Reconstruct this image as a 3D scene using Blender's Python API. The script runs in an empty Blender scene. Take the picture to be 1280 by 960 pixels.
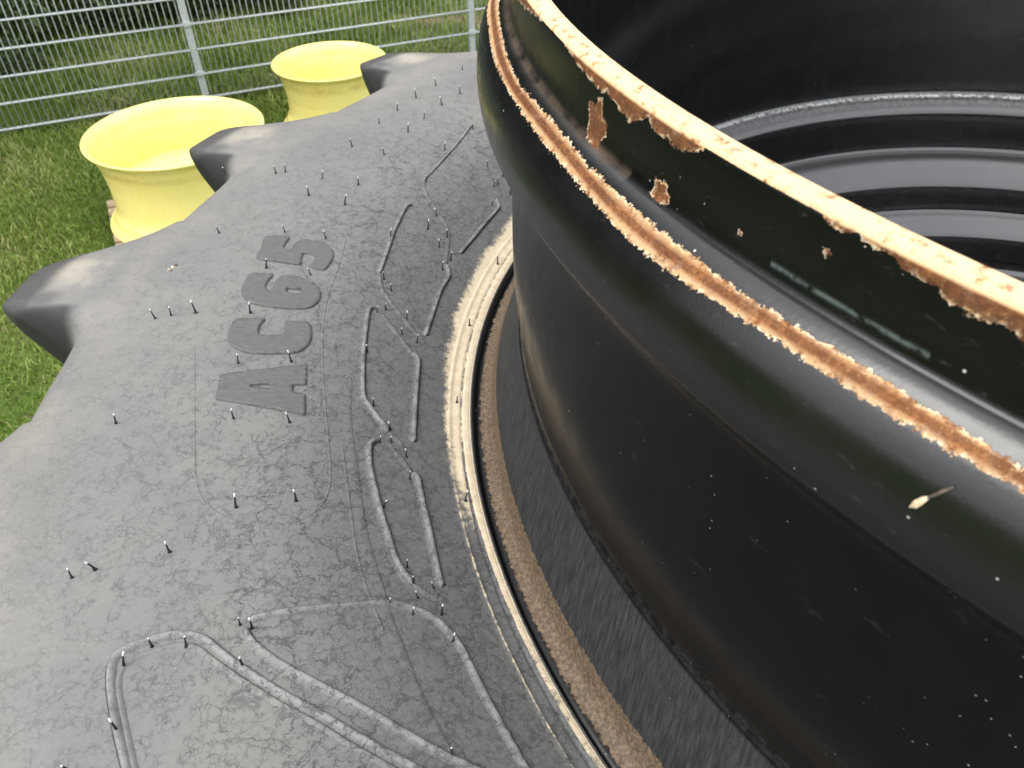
import bpy, bmesh, math, random
import numpy as np
from mathutils import Vector, Matrix
from mathutils.geometry import delaunay_2d_cdt
random.seed(7); rng = np.random.default_rng(7)
scn = bpy.context.scene
col = scn.collection

# ------------------------------------------------------------------ camera
S = 0.56            # metres per unit: radius of the rusty crest of the wheel flange
H = 2.68            # camera height above the grass
PX = 983.0          # focal length in photograph pixels (1280 wide)
NAD = (654.0, 1596.0)
CX, CY = 0.988, 0.863          # wheel axis seen from the camera foot, in units
def _basis():
    d = np.array([NAD[0]-640, NAD[1]-480, PX]); d /= np.linalg.norm(d)
    up = -d; y = np.array([0, 0, 1.0]); y = y-up*(y@up); y /= np.linalg.norm(y)
    return np.stack([np.cross(y, up), y, up])
MB_ = _basis()
cam_d = bpy.data.cameras.new('camera'); cam = bpy.data.objects.new('camera', cam_d); col.objects.link(cam)
cam_d.sensor_width = 36; cam_d.lens = 36*PX/1280; cam_d.clip_start = 0.01; cam_d.clip_end = 500
R3 = Matrix([[MB_[i][0], -MB_[i][1], -MB_[i][2]] for i in range(3)])
cam.matrix_world = Matrix.Translation((-CX*S, -CY*S, H)) @ R3.to_4x4()
cam_d.dof.use_dof = True; cam_d.dof.focus_distance = 0.47; cam_d.dof.aperture_fstop = 25
scn.camera = cam
# ------------------------------------------------------------------ light
SUN_EL, SUN_AZ = math.radians(60), math.radians(-112)    # azimuth clockwise from +y
w = bpy.data.worlds.new('World'); scn.world = w; w.use_nodes = True
nt = w.node_tree; nt.nodes.clear()
sky = nt.nodes.new('ShaderNodeTexSky'); sky.sky_type = 'NISHITA'; sky.sun_disc = False
sky.sun_elevation = SUN_EL; sky.sun_rotation = SUN_AZ; sky.dust_density = 4.0; sky.air_density = 1.3; sky.ozone_density = 1.0
hs = nt.nodes.new('ShaderNodeHueSaturation'); hs.inputs['Saturation'].default_value = 0.2
bg = nt.nodes.new('ShaderNodeBackground'); bg.inputs[1].default_value = 0.15
wo = nt.nodes.new('ShaderNodeOutputWorld')
nt.links.new(sky.outputs[0], hs.inputs['Color']); tc = nt.nodes.new('ShaderNodeTexCoord'); cn = nt.nodes.new('ShaderNodeTexNoise'); cn.inputs['Scale'].default_value = 2.2; cn.inputs['Detail'].default_value = 5
cr_ = nt.nodes.new('ShaderNodeValToRGB'); e_ = cr_.color_ramp.elements; e_[0].position = .3; e_[0].color = (6.5, 6.8, 7.3, 1); e_[1].position = .7; e_[1].color = (10.5, 10.6, 10.8, 1)
cm = nt.nodes.new('ShaderNodeMix'); cm.data_type = 'RGBA'; cm.inputs[0].default_value = .75       # thin even cloud over the clear sky
nt.links.new(tc.outputs['Generated'], cn.inputs['Vector']); nt.links.new(cn.outputs[0], cr_.inputs[0])
nt.links.new(hs.outputs[0], cm.inputs[6]); sx = nt.nodes.new('ShaderNodeSeparateXYZ'); nt.links.new(tc.outputs['Generated'], sx.inputs[0])       # overcast sky: zenith about 2.5x the horizon
zr = nt.nodes.new('ShaderNodeMapRange'); nt.links.new(sx.outputs[2], zr.inputs[0]); zr.inputs[1].default_value = 0; zr.inputs[2].default_value = 1; zr.inputs[3].default_value = .62; zr.inputs[4].default_value = 1.55
vm = nt.nodes.new('ShaderNodeVectorMath'); vm.operation = 'SCALE'; nt.links.new(cr_.outputs[0], vm.inputs[0]); nt.links.new(zr.outputs[0], vm.inputs['Scale'])
nt.links.new(vm.outputs[0], cm.inputs[7]); nt.links.new(cm.outputs[2], bg.inputs[0]); nt.links.new(bg.outputs[0], wo.inputs[0])
sd = bpy.data.lights.new('sun', 'SUN'); sd.energy = 1.5; sd.angle = math.radians(32); sd.color = (1, .96, .9)
sun = bpy.data.objects.new('sun', sd); col.objects.link(sun)
v = Vector((math.sin(SUN_AZ)*math.cos(SUN_EL), math.cos(SUN_AZ)*math.cos(SUN_EL), math.sin(SUN_EL)))
sun.rotation_euler = v.to_track_quat('Z', 'Y').to_euler(); sun.location = (-4, -2, 9)
scn.view_settings.view_transform = 'Standard'; scn.view_settings.look = 'None'
scn.view_settings.exposure = 0.70; scn.view_settings.gamma = 1

# ------------------------------------------------------------------ helpers
def dwn(d): return H-d*S                      # depth below the camera (units) -> world z
def smooth(t): t = np.clip(t, 0, 1); return t*t*(3-2*t)
def ray(px, py):
    v = np.array([(px-640)/PX, (py-480)/PX, 1.0])
    return MB_ @ v
def obj(name, verts, faces, mat, parent=None, smooth_=True, attrs=None):
    me = bpy.data.meshes.new(name)
    verts = np.asarray(verts, dtype=np.float32); faces = np.asarray(faces, dtype=np.int32)
    n, k = faces.shape
    me.vertices.add(len(verts)); me.vertices.foreach_set('co', verts.ravel())
    me.loops.add(n*k); me.loops.foreach_set('vertex_index', faces.ravel())
    me.polygons.add(n); me.polygons.foreach_set('loop_start', np.arange(0, n*k, k, dtype=np.int32))
    me.polygons.foreach_set('loop_total', np.full(n, k, dtype=np.int32))
    me.polygons.foreach_set('use_smooth', np.full(n, bool(smooth_)))
    me.update(calc_edges=True)
    if attrs:
        for a, vals in attrs.items():
            at = me.attributes.new(a, 'FLOAT', 'POINT'); at.data.foreach_set('value', np.asarray(vals, dtype=np.float32).ravel())
    me.validate()
    if mat: me.materials.append(mat)
    return link(name, me, parent)
def link(name, me, parent=None, loc=None):
    o = bpy.data.objects.new(name, me); col.objects.link(o)
    if parent: o.parent = parent
    if loc is not None: o.location = loc
    return o
def empty(name, loc): 
    o = bpy.data.objects.new(name, None); col.objects.link(o); o.location = loc; o.empty_display_size = .1
    return o
def tag(o, label=None, cat=None, group=None, kind=None):
    if label: o['label'] = label
    if cat: o['category'] = cat
    if group: o['group'] = group
    if kind: o['kind'] = kind
    return o
def grid_faces(nu, nv, wrap_u=False, wrap_v=False, flip=False):
    """index [u*nv+v]"""
    U = np.arange(nu if wrap_u else nu-1); V = np.arange(nv if wrap_v else nv-1)
    u, v = np.meshgrid(U, V, indexing='ij'); u = u.ravel(); v = v.ravel()
    u2 = (u+1) % nu; v2 = (v+1) % nv
    f = np.stack([u*nv+v, u2*nv+v, u2*nv+v2, u*nv+v2], 1)
    return f[:, ::-1] if flip else f
def thetas(lo, hi, fine, coarse):
    a = np.arange(lo, hi, fine); b = np.arange(hi, lo+360, coarse)
    return np.radians(np.concatenate([a, b]))
def densify(pts, step):
    pts = np.array(pts, float); out = [pts[0]]
    for a, b in zip(pts[:-1], pts[1:]):
        n = max(1, int(math.ceil(np.hypot(*(b-a)[:2])/step)))
        for i in range(1, n+1): out.append(a+(b-a)*i/n)
    return np.array(out)
def catmull(P, n):
    P = np.array(P, float); Q = np.vstack([2*P[0]-P[1], P, 2*P[-1]-P[-2]]); out = []
    for i in range(1, len(Q)-2):
        p0, p1, p2, p3 = Q[i-1:i+3]
        m = n if np.isscalar(n) else n[i-1]
        for t in np.arange(m)/m:
            out.append(.5*((2*p1)+(-p0+p2)*t+(2*p0-5*p1+4*p2-p3)*t*t+(-p0+3*p1-3*p2+p3)*t**3))
    out.append(P[-1]); return np.array(out)

# ------------------------------------------------------------------ node helper
class N:
    def __init__(s, name):
        s.m = bpy.data.materials.new(name); s.m.use_nodes = True; s.t = s.m.node_tree; s.n = s.t.nodes
        s.b = s.n['Principled BSDF']
    def new(s, ty, **kw):
        n = s.n.new(ty)
        for k, v in kw.items(): setattr(n, k, v)
        return n
    def put(s, sock, v):
        if hasattr(v, 'links') or isinstance(v, bpy.types.NodeSocket): s.t.links.new(v, sock)
        else:
            if isinstance(v, tuple) and len(v) == 3 and sock.type == 'RGBA': v = v+(1,)
            sock.default_value = v
    def math(s, op, a, b=0.0, c=0.0, clamp=False):
        n = s.new('ShaderNodeMath', operation=op); n.use_clamp = clamp
        for i, x in enumerate((a, b, c)): s.put(n.inputs[i], x)
        return n.outputs[0]
    def noise(s, vec, scale, detail=3, rough=.55, dist=0.0, out=0):
        n = s.new('ShaderNodeTexNoise'); s.put(n.inputs['Vector'], vec); n.inputs['Scale'].default_value = scale
        n.inputs['Detail'].default_value = detail; n.inputs['Roughness'].default_value = rough; n.inputs['Distortion'].default_value = dist
        return n.outputs[out]
    def voro(s, vec, scale, feature='F1', rnd=1.0, out=0):
        n = s.new('ShaderNodeTexVoronoi', feature=feature); s.put(n.inputs['Vector'], vec); n.inputs['Scale'].default_value = scale
        n.inputs['Randomness'].default_value = rnd
        return n.outputs[out]
    def ss(s, x, lo, hi, a=0.0, b=1.0):
        n = s.new('ShaderNodeMapRange', interpolation_type='SMOOTHSTEP'); s.put(n.inputs['Value'], x)
        s.put(n.inputs['From Min'], lo); s.put(n.inputs['From Max'], hi); n.inputs['To Min'].default_value = a; n.inputs['To Max'].default_value = b
        return n.outputs[0]
    def lin(s, x, lo, hi, a=0.0, b=1.0):
        n = s.new('ShaderNodeMapRange'); s.put(n.inputs['Value'], x)
        s.put(n.inputs['From Min'], lo); s.put(n.inputs['From Max'], hi); s.put(n.inputs['To Min'], a); s.put(n.inputs['To Max'], b)
        return n.outputs[0]
    def mix(s, f, a, b):
        n = s.new('ShaderNodeMix', data_type='RGBA'); s.put(n.inputs[0], f); s.put(n.inputs[6], a); s.put(n.inputs[7], b)
        return n.outputs[2]
    def ramp(s, f, stops):
        n = s.new('ShaderNodeValToRGB'); e = n.color_ramp.elements
        while len(e) < len(stops): e.new(.5)
        for q, (p, c) in zip(e, stops): q.position = p; q.color = c+(1,)
        s.put(n.inputs[0], f); return n.outputs[0]
    def attr(s, name): return s.new('ShaderNodeAttribute', attribute_name=name).outputs['Fac']
    def objco(s): return s.new('ShaderNodeTexCoord').outputs['Object']
    def xyz(s, v): n = s.new('ShaderNodeSeparateXYZ'); s.put(n.inputs[0], v); return n.outputs
    def comb(s, x, y, z=0.0):
        n = s.new('ShaderNodeCombineXYZ')
        for i, q in enumerate((x, y, z)): s.put(n.inputs[i], q)
        return n.outputs[0]
    def add(s, a, b): 
        n = s.new('ShaderNodeVectorMath', operation='ADD'); s.put(n.inputs[0], a); s.put(n.inputs[1], b); return n.outputs[0]
    def scalev(s, a, k):
        n = s.new('ShaderNodeVectorMath', operation='SCALE'); s.put(n.inputs[0], a); s.put(n.inputs['Scale'], k); return n.outputs[0]
    def bump(s, h, strength=.5, dist=.001, normal=None):
        n = s.new('ShaderNodeBump'); s.put(n.inputs['Height'], h); n.inputs['Strength'].default_value = strength; n.inputs['Distance'].default_value = dist
        if normal: s.put(n.inputs['Normal'], normal)
        return n.outputs[0]
    def out(s, color=None, rough=None, normal=None, metal=None, spec=None, coat=None):
        if color is not None: s.put(s.b.inputs['Base Color'], color)
        if rough is not None: s.put(s.b.inputs['Roughness'], rough)
        if normal is not None: s.put(s.b.inputs['Normal'], normal)
        if metal is not None: s.put(s.b.inputs['Metallic'], metal)
        if spec is not None: s.put(s.b.inputs['Specular IOR Level'], spec)
        return s.m

# ------------------------------------------------------------------ materials
def mat_rubber():
    n = N('weathered_rubber'); P = n.objco(); X = n.xyz(P)
    r = n.math('SQRT', n.math('ADD', n.math('MULTIPLY', X[0], X[0]), n.math('MULTIPLY', X[1], X[1])))   # metres
    warp = n.noise(P, 95, 5, .68, out=1); warp2 = n.noise(P, 260, 4, .65, out=1)
    Pw = n.add(P, n.scalev(n.add(warp, (-.5, -.5, -.5)), .020))
    Pw2 = n.add(P, n.scalev(n.add(warp2, (-.5, -.5, -.5)), .0075))
    e1 = n.voro(Pw, 92, 'DISTANCE_TO_EDGE'); e2 = n.voro(Pw2, 185, 'DISTANCE_TO_EDGE'); e3 = n.voro(Pw, 38, 'DISTANCE_TO_EDGE')
    big = n.noise(P, 24, 3, .6); big2 = n.noise(P, 95, 4, .65); wd = n.noise(P, 210, 3, .7)
    innerz = n.ss(r, .82, .68)                                            # 1 near the bead
    # fine crazing over the whole sidewall, broken up and of uneven width
    wth = n.lin(wd, .3, .7, .015, .15)
    c2 = n.math('MULTIPLY', n.ss(e2, wth, .0), n.ss(big2, .40, .52))
    c1 = n.math('MULTIPLY', n.ss(e1, n.lin(wd, .3, .7, .01, .085), .0), n.ss(n.math('ADD', big2, n.math('MULTIPLY', innerz, .07)), .46, .54))
    # open fissures near the bead
    c3 = n.math('MULTIPLY', n.ss(e3, n.lin(wd, .35, .7, .006, .060), .0), n.math('MULTIPLY', n.ss(n.math('ADD', big, n.math('MULTIPLY', innerz, .14)), .50, .58), n.ss(r, .80, .74)))
    blot = n.math('MULTIPLY', n.ss(n.noise(Pw, 120, 5, .7), .56, .62), n.math('MULTIPLY', n.ss(big, .50, .58), n.ss(r, .80, .72, 0, .8)))
    crack = n.math('MAXIMUM', n.math('MAXIMUM', n.math('MULTIPLY', c2, n.ss(r, .92, .74, .22, .42)), n.math('MULTIPLY', c1, n.ss(r, .95, .70, .30, .85))), n.math('MAXIMUM', c3, blot))
    fade = n.attr('fade')
    base = n.mix(n.ss(n.noise(P, 9, 4, .6), .3, .7), (.136, .134, .130), (.166, .160, .150))
    base = n.mix(n.ss(r, .755, .655), base, (.090, .090, .089))
    base = n.mix(n.math('MULTIPLY', n.math('MULTIPLY', fade, .6), n.ss(n.noise(P, 90, 4, .7), .32, .6)), base, (.24, .235, .23))
    base = n.mix(n.math('MULTIPLY', n.ss(n.noise(P, 330, 3, .7), .4, .7), .22), base, (.21, .205, .20))
    col_ = n.mix(n.math('MULTIPLY', crack, .74), base, (.030, .030, .032))
    # warm dust film near the shoulder
    dust = n.math('MULTIPLY', n.attr('dust'), n.ss(n.noise(P, 22, 4, .6), .28, .62))
    col_ = n.mix(n.math('MULTIPLY', dust, .62), col_, (.40, .355, .285))
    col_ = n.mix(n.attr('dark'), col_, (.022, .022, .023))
    # dried clay in the ring beside the bead
    mud = n.attr('mud')
    jag = n.math('ADD', n.math('MULTIPLY', n.math('SUBTRACT', n.noise(P, 230, 6, .75), .5), 2.2), n.math('MULTIPLY', n.math('SUBTRACT', n.noise(P, 35, 3, .6), .5), 1.2))
    mm = n.ss(n.math('ADD', mud, jag), -.25, .45)
    mm = n.math('MULTIPLY', mm, n.ss(mud, -.9, -.5))
    mudc = n.mix(n.ss(n.noise(P, 150, 4, .65), .35, .7), (.50, .41, .285), (.60, .505, .37))
    spot = n.ss(n.voro(P, 160), .10, .05)
    mudc = n.mix(n.math('MULTIPLY', spot, .6), mudc, (.16, .10, .05))
    col_ = n.mix(mm, col_, mudc)
    # pale specks
    sp = n.math('MULTIPLY', n.ss(n.voro(P, 260), .085, .05), n.ss(n.noise(P, 60, 2), .56, .66))
    col_ = n.mix(n.math('MULTIPLY', sp, .7), col_, (.5, .5, .48))
    hgt = n.math('SUBTRACT', n.math('ADD', n.math('MULTIPLY', n.noise(P, 420, 3, .6), .35), n.math('MULTIPLY', n.noise(P, 120, 3), .35)), n.math('MULTIPLY', crack, 1.0))
    hgt = n.math('ADD', hgt, n.math('MULTIPLY', mm, .8))
    rough = n.mix(mm, n.mix(crack, n.lin(n.noise(P, 60, 3), .3, .7, .60, .70), (.85, .85, .85)), (.95, .95, .95))
    return n.out(col_, rough, n.bump(hgt, .45, .0005), spec=.34)
def mat_letter():
    n = N('letter_rubber'); P = n.objco(); X = n.xyz(P)
    st = n.noise(n.comb(n.math('MULTIPLY', X[0], .12), X[1], 0.0), 900, 2, .6)
    c = n.mix(n.ss(st, .35, .7), (.074, .075, .076), (.108, .107, .106))
    c = n.mix(n.math('MULTIPLY', n.ss(n.noise(P, 120, 4, .7), .5, .7), .3), c, (.05, .05, .052))
    return n.out(c, .58, n.bump(st, .5, .0005), spec=.4)
def mat_hair():
    n = N('vent_hair_rubber'); X = n.xyz(n.objco())
    c = n.mix(n.ss(X[2], .0078, .0092), (.016, .016, .017), (.75, .75, .75))  # glint on the hair tips painted near-white into the rubber colour
    return n.out(c, .38)
def mat_black():
    """glossy black wheel paint with dust specks and scuffs"""
    n = N('black_paint'); P = n.objco()
    al = n.attr('along'); ac = n.attr('across')
    V = n.comb(al, ac, 0.0)
    sp = n.math('MULTIPLY', n.ss(n.voro(P, 90), .040, .018), n.ss(n.noise(P, 30, 3), .56, .66))
    sp2 = n.math('MULTIPLY', n.ss(n.voro(P, 210), .10, .06), n.ss(n.noise(P, 45, 3), .54, .66))
    haze = n.ss(n.noise(P, 24, 5, .65), .45, .8)
    cloud = n.math('MULTIPLY', n.ss(n.noise(n.comb(n.math('MULTIPLY', al, .35), ac, 0.0), 120, 4, .7), .62, .8), .25)
    c = n.mix(n.math('MULTIPLY', haze, .30), (.0030, .0033, .0038), (.0075, .0080, .0088))
    c = n.mix(cloud, c, (.11, .11, .11))
    c = n.mix(n.math('MAXIMUM', n.math('MULTIPLY', sp, .75), n.math('MULTIPLY', sp2, .45)), c, (.55, .53, .48))
    # streaked worn bead seat (attr scuff) and brown dirt (attr dirt)
    scv = n.noise(n.comb(n.math('ADD', n.math('MULTIPLY', al, 3.2), n.math('MULTIPLY', ac, -.6)), n.math('MULTIPLY', ac, .35), 0.0), 150, 5, .75)
    sc = n.attr('scuff')
    c = n.mix(n.math('MULTIPLY', sc, n.ss(scv, .36, .68, .30, 1.0)), c, (.040, .042, .043))
    c = n.mix(n.math('MULTIPLY', sc, n.ss(n.noise(n.comb(n.math('ADD', n.math('MULTIPLY', al, 2.0), n.math('MULTIPLY', ac, -.3)), n.math('MULTIPLY', ac, .2), 0.0), 420, 3, .7), .60, .78, 0, .35)), c, (.12, .118, .112))
    dirt = n.ss(n.math('ADD', n.attr('dirt'), n.math('MULTIPLY', n.math('SUBTRACT', n.noise(P, 210, 5, .75), .5), 1.7)), .35, .62)
    dc = n.mix(n.ss(n.noise(P, 420, 3, .7), .35, .7), (.075, .052, .034), (.165, .120, .080))
    dc = n.mix(n.math('MULTIPLY', n.ss(n.voro(P, 230), .16, .08), .7), dc, (.03, .02, .015))
    c = n.mix(dirt, c, dc)
    film_sheen = n.math('MULTIPLY', n.attr('film_sheen'), n.ss(n.noise(P, 60, 4, .6), .2, .7))
    c = n.mix(n.math('MULTIPLY', film_sheen, .8), c, (.08, .062, .046))
    chalk = n.math('MULTIPLY', n.attr('chalk'), n.ss(n.noise(P, 170, 5, .75), .40, .60))
    c = n.mix(n.math('MULTIPLY', chalk, .8), c, (.34, .35, .35))
    ru = n.lin(n.noise(P, 50, 3), .3, .7, .20, .30)
    ru = n.math('ADD', ru, n.math('MULTIPLY', n.math('MAXIMUM', sc, n.math('MAXIMUM', dirt, chalk)), .35))
    h = n.math('ADD', n.math('ADD', n.math('MULTIPLY', dirt, .8), n.math('MULTIPLY', n.noise(P, 600, 2), .12)), n.math('MULTIPLY', n.math('MULTIPLY', sc, scv), .9))
    return n.out(c, ru, n.bump(h, .5, .0006), spec=n.mix(sc, (.20, .20, .20), (.25, .25, .25)))
def mat_disc():
    m = mat_black(); m.name = 'glossy_inner_paint'; b = m.node_tree.nodes['Principled BSDF']
    for l in list(m.node_tree.links):
        if l.to_socket == b.inputs['Specular IOR Level']: m.node_tree.links.remove(l)
    b.inputs['Specular IOR Level'].default_value = .9; b.inputs['Coat Weight'].default_value = .6; b.inputs['Coat Roughness'].default_value = .14
    return m
def mat_rust(nm, sp_, ru0):
    """black paint broken by rust: attr rust is a signed distance in metres (positive inside), mid = distance from the band's centre"""
    n = N(nm); P = n.objco(); al = n.attr('along'); ac = n.attr('across')
    V = n.comb(al, ac, 0.0)
    j1 = n.math('SUBTRACT', n.noise(V, 210, 4, .65), .5); j2 = n.math('SUBTRACT', n.noise(V, 700, 3, .7), .5)
    dry_ = n.attr('pale')
    sdv = n.math('ADD', n.attr('rust'), n.math('ADD', n.math('MULTIPLY', j1, .0058), n.math('MULTIPLY', j2, .0044)))
    m = n.ss(sdv, -.00012, .00012)
    seamline = n.math('MULTIPLY', n.ss(dry_, .10, .0), n.ss(n.noise(V, 420, 4, .8), .40, .56))
    rim_ = n.math('MULTIPLY', m, n.ss(sdv, .0015, .0002))
    g = n.noise(V, 620, 6, .85); g2 = n.noise(V, 90, 4, .65)
    rc = n.ramp(g, [(.30, (.060, .020, .010)), (.43, (.19, .060, .020)), (.53, (.34, .130, .038)), (.63, (.46, .23, .08)), (.78, (.64, .43, .22))])
    rc = n.mix(n.ss(g2, .50, .68), rc, (.34, .22, .15))
    dry = n.attr('pale')
    rc = n.mix(n.math('MULTIPLY', n.ss(n.noise(V, 140, 4, .7), .36, .58, .3, .95), n.math('SUBTRACT', 1.0, dry)), rc, (.15, .050, .017))
    rc = n.mix(n.math('MULTIPLY', dry, n.ss(n.noise(V, 170, 5, .75), .34, .50)), rc, (.80, .56, .32))
    rc = n.mix(n.math('MULTIPLY', seamline, .7), rc, (.075, .030, .014))
    grit = n.ss(n.voro(V, 900), .22, .08)
    rc = n.mix(n.math('MULTIPLY', grit, .5), rc, (.62, .46, .28))
    pale = n.mix(n.ss(j2, -.1, .15), (.70, .42, .18), (.88, .78, .62))
    rc = n.mix(n.math('MULTIPLY', rim_, n.ss(n.noise(V, 170, 4, .7), .44, .56)), rc, pale)
    haze = n.ss(n.noise(P, 30, 5, .65), .45, .8)
    bc = n.mix(n.math('MULTIPLY', haze, .30), (.0030, .0033, .0038), (.0075, .0080, .0088))
    sp = n.math('MULTIPLY', n.ss(n.voro(P, 120), .07, .04), n.ss(n.noise(P, 40, 2), .50, .62))
    bc = n.mix(n.math('MULTIPLY', sp, .8), bc, (.6, .6, .58))
    fl = n.ss(n.noise(n.comb(n.math('MULTIPLY', al, .5), ac, 0.0), 260, 5, .8), .58, .78)
    bc = n.mix(n.math('MULTIPLY', fl, .14), bc, (.22, .23, .23))
    chalk = n.math('MULTIPLY', n.attr('chalk'), n.ss(n.noise(V, 110, 5, .75), .34, .52))
    bc = n.mix(n.math('MULTIPLY', chalk, .75), bc, (.13, .16, .155))
    film_sheen = n.math('MULTIPLY', n.attr('film_sheen'), n.ss(n.noise(P, 60, 4, .6), .25, .7))
    bc = n.mix(n.math('MULTIPLY', film_sheen, .75), bc, (.115, .085, .062))
    c = n.mix(m, bc, rc)
    ru = n.mix(m, n.lin(n.noise(P, 50, 3), .3, .7, ru0, ru0+.1), (.82, .82, .82))
    h = n.math('ADD', n.math('MULTIPLY', m, -.7), n.math('ADD', n.math('MULTIPLY', n.math('MULTIPLY', m, g), 1.3), n.math('MULTIPLY', rim_, 1.1)))
    h = n.math('ADD', h, n.math('MULTIPLY', n.noise(P, 700, 2), .10))
    return n.out(c, ru, n.bump(h, .6, .0009), spec=n.mix(m, (sp_, sp_, sp_), (.25, .25, .25)))
def mat_simple(name, c1, c2, rough=.6, scale=20, metal=0, bump=.3, dist=.002, spec=.5, lo=.35, hi=.65):
    n = N(name); P = n.objco(); f = n.ss(n.noise(P, scale, 5, .65), lo, hi)
    return n.out(n.mix(f, c1, c2), rough, n.bump(n.noise(P, scale*3, 3), bump, dist), metal, spec)
def mat_leaf(name, c1, c2, rough=.55):
    n = N(name); a = n.attr('tint')
    c = n.mix(a, c1, c2)
    n.b.inputs['Subsurface Weight'].default_value = 0
    return n.out(c, rough, spec=.35)
M_RUB = mat_rubber(); M_LET = mat_letter(); M_HAIR = mat_hair(); M_BLK = mat_black(); M_RUST = mat_rust('rusted_lip_paint', .32, .22); M_SEAM = mat_rust('rusted_flange_paint', .62, .24); M_DISC = mat_disc()

# ------------------------------------------------------------------ tyre
TK = np.array([(1.040, .812), (1.0435, .797), (1.0470, .7845), (1.0488, .7828), (1.0505, .7840), (1.0520, .7822), (1.0560, .7808), (1.0600, .7800),
               (1.0612, .7812), (1.0640, .7812), (1.0652, .7795), (1.0700, .7785), (1.0750, .7772), (1.0785, .7745), (1.0800, .7740),
               (1.0820, .7745), (1.0900, .7712), (1.1050, .7650), (1.1200, .7585), (1.1500, .7480), (1.1800, .7380), (1.2000, .7315),
               (1.2500, .7180), (1.3000, .7060), (1.3500, .6960), (1.4000, .6880), (1.4500, .6825), (1.5000, .6800)])
# outer part: carcass between the lugs and the lug itself share one parameter
CARC = [(1.500, .680), (1.545, .681), (1.583, .6855), (1.606, .694), (1.622, .712), (1.632, .745), (1.642, .800), (1.655, .870), (1.674, .960), (1.679, 1.08), (1.682, 1.20), (1.683, 1.345)]
LUG = [(1.500, .680), (1.555, .6795), (1.612, .6785), (1.668, .6775), (1.714, .6780), (1.754, .6850), (1.775, .708), (1.782, .757), (1.778, .860), (1.784, 1.00), (1.787, 1.15), (1.788, 1.345)]
SEG = [6, 8, 10, 10, 10, 8, 8, 7, 6, 6, 6]
CA = catmull(CARC, SEG); LU = catmull(LUG, SEG)
NLUG = 20
def Tdepth(r):
    return np.interp(r, np.concatenate([TK[:, 0], CA[1:30, 0]]), np.concatenate([TK[:, 1], CA[1:30, 1]]))
inner_prof = densify(TK, .004)
TIP = 176.0
def lug_w(phi):
    """phi degrees from the lug tip, positive = counter-clockwise = steep flank"""
    phi = (phi+180/NLUG) % (360/NLUG)-180/NLUG
    up = (1-smooth((phi-0.2)/2.0))*.90+.10*(1-smooth(phi/5.0))
    dn = 1-smooth((-phi-2.4)/8.6)**.85
    return np.where(phi > 0, up, dn)
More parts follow.
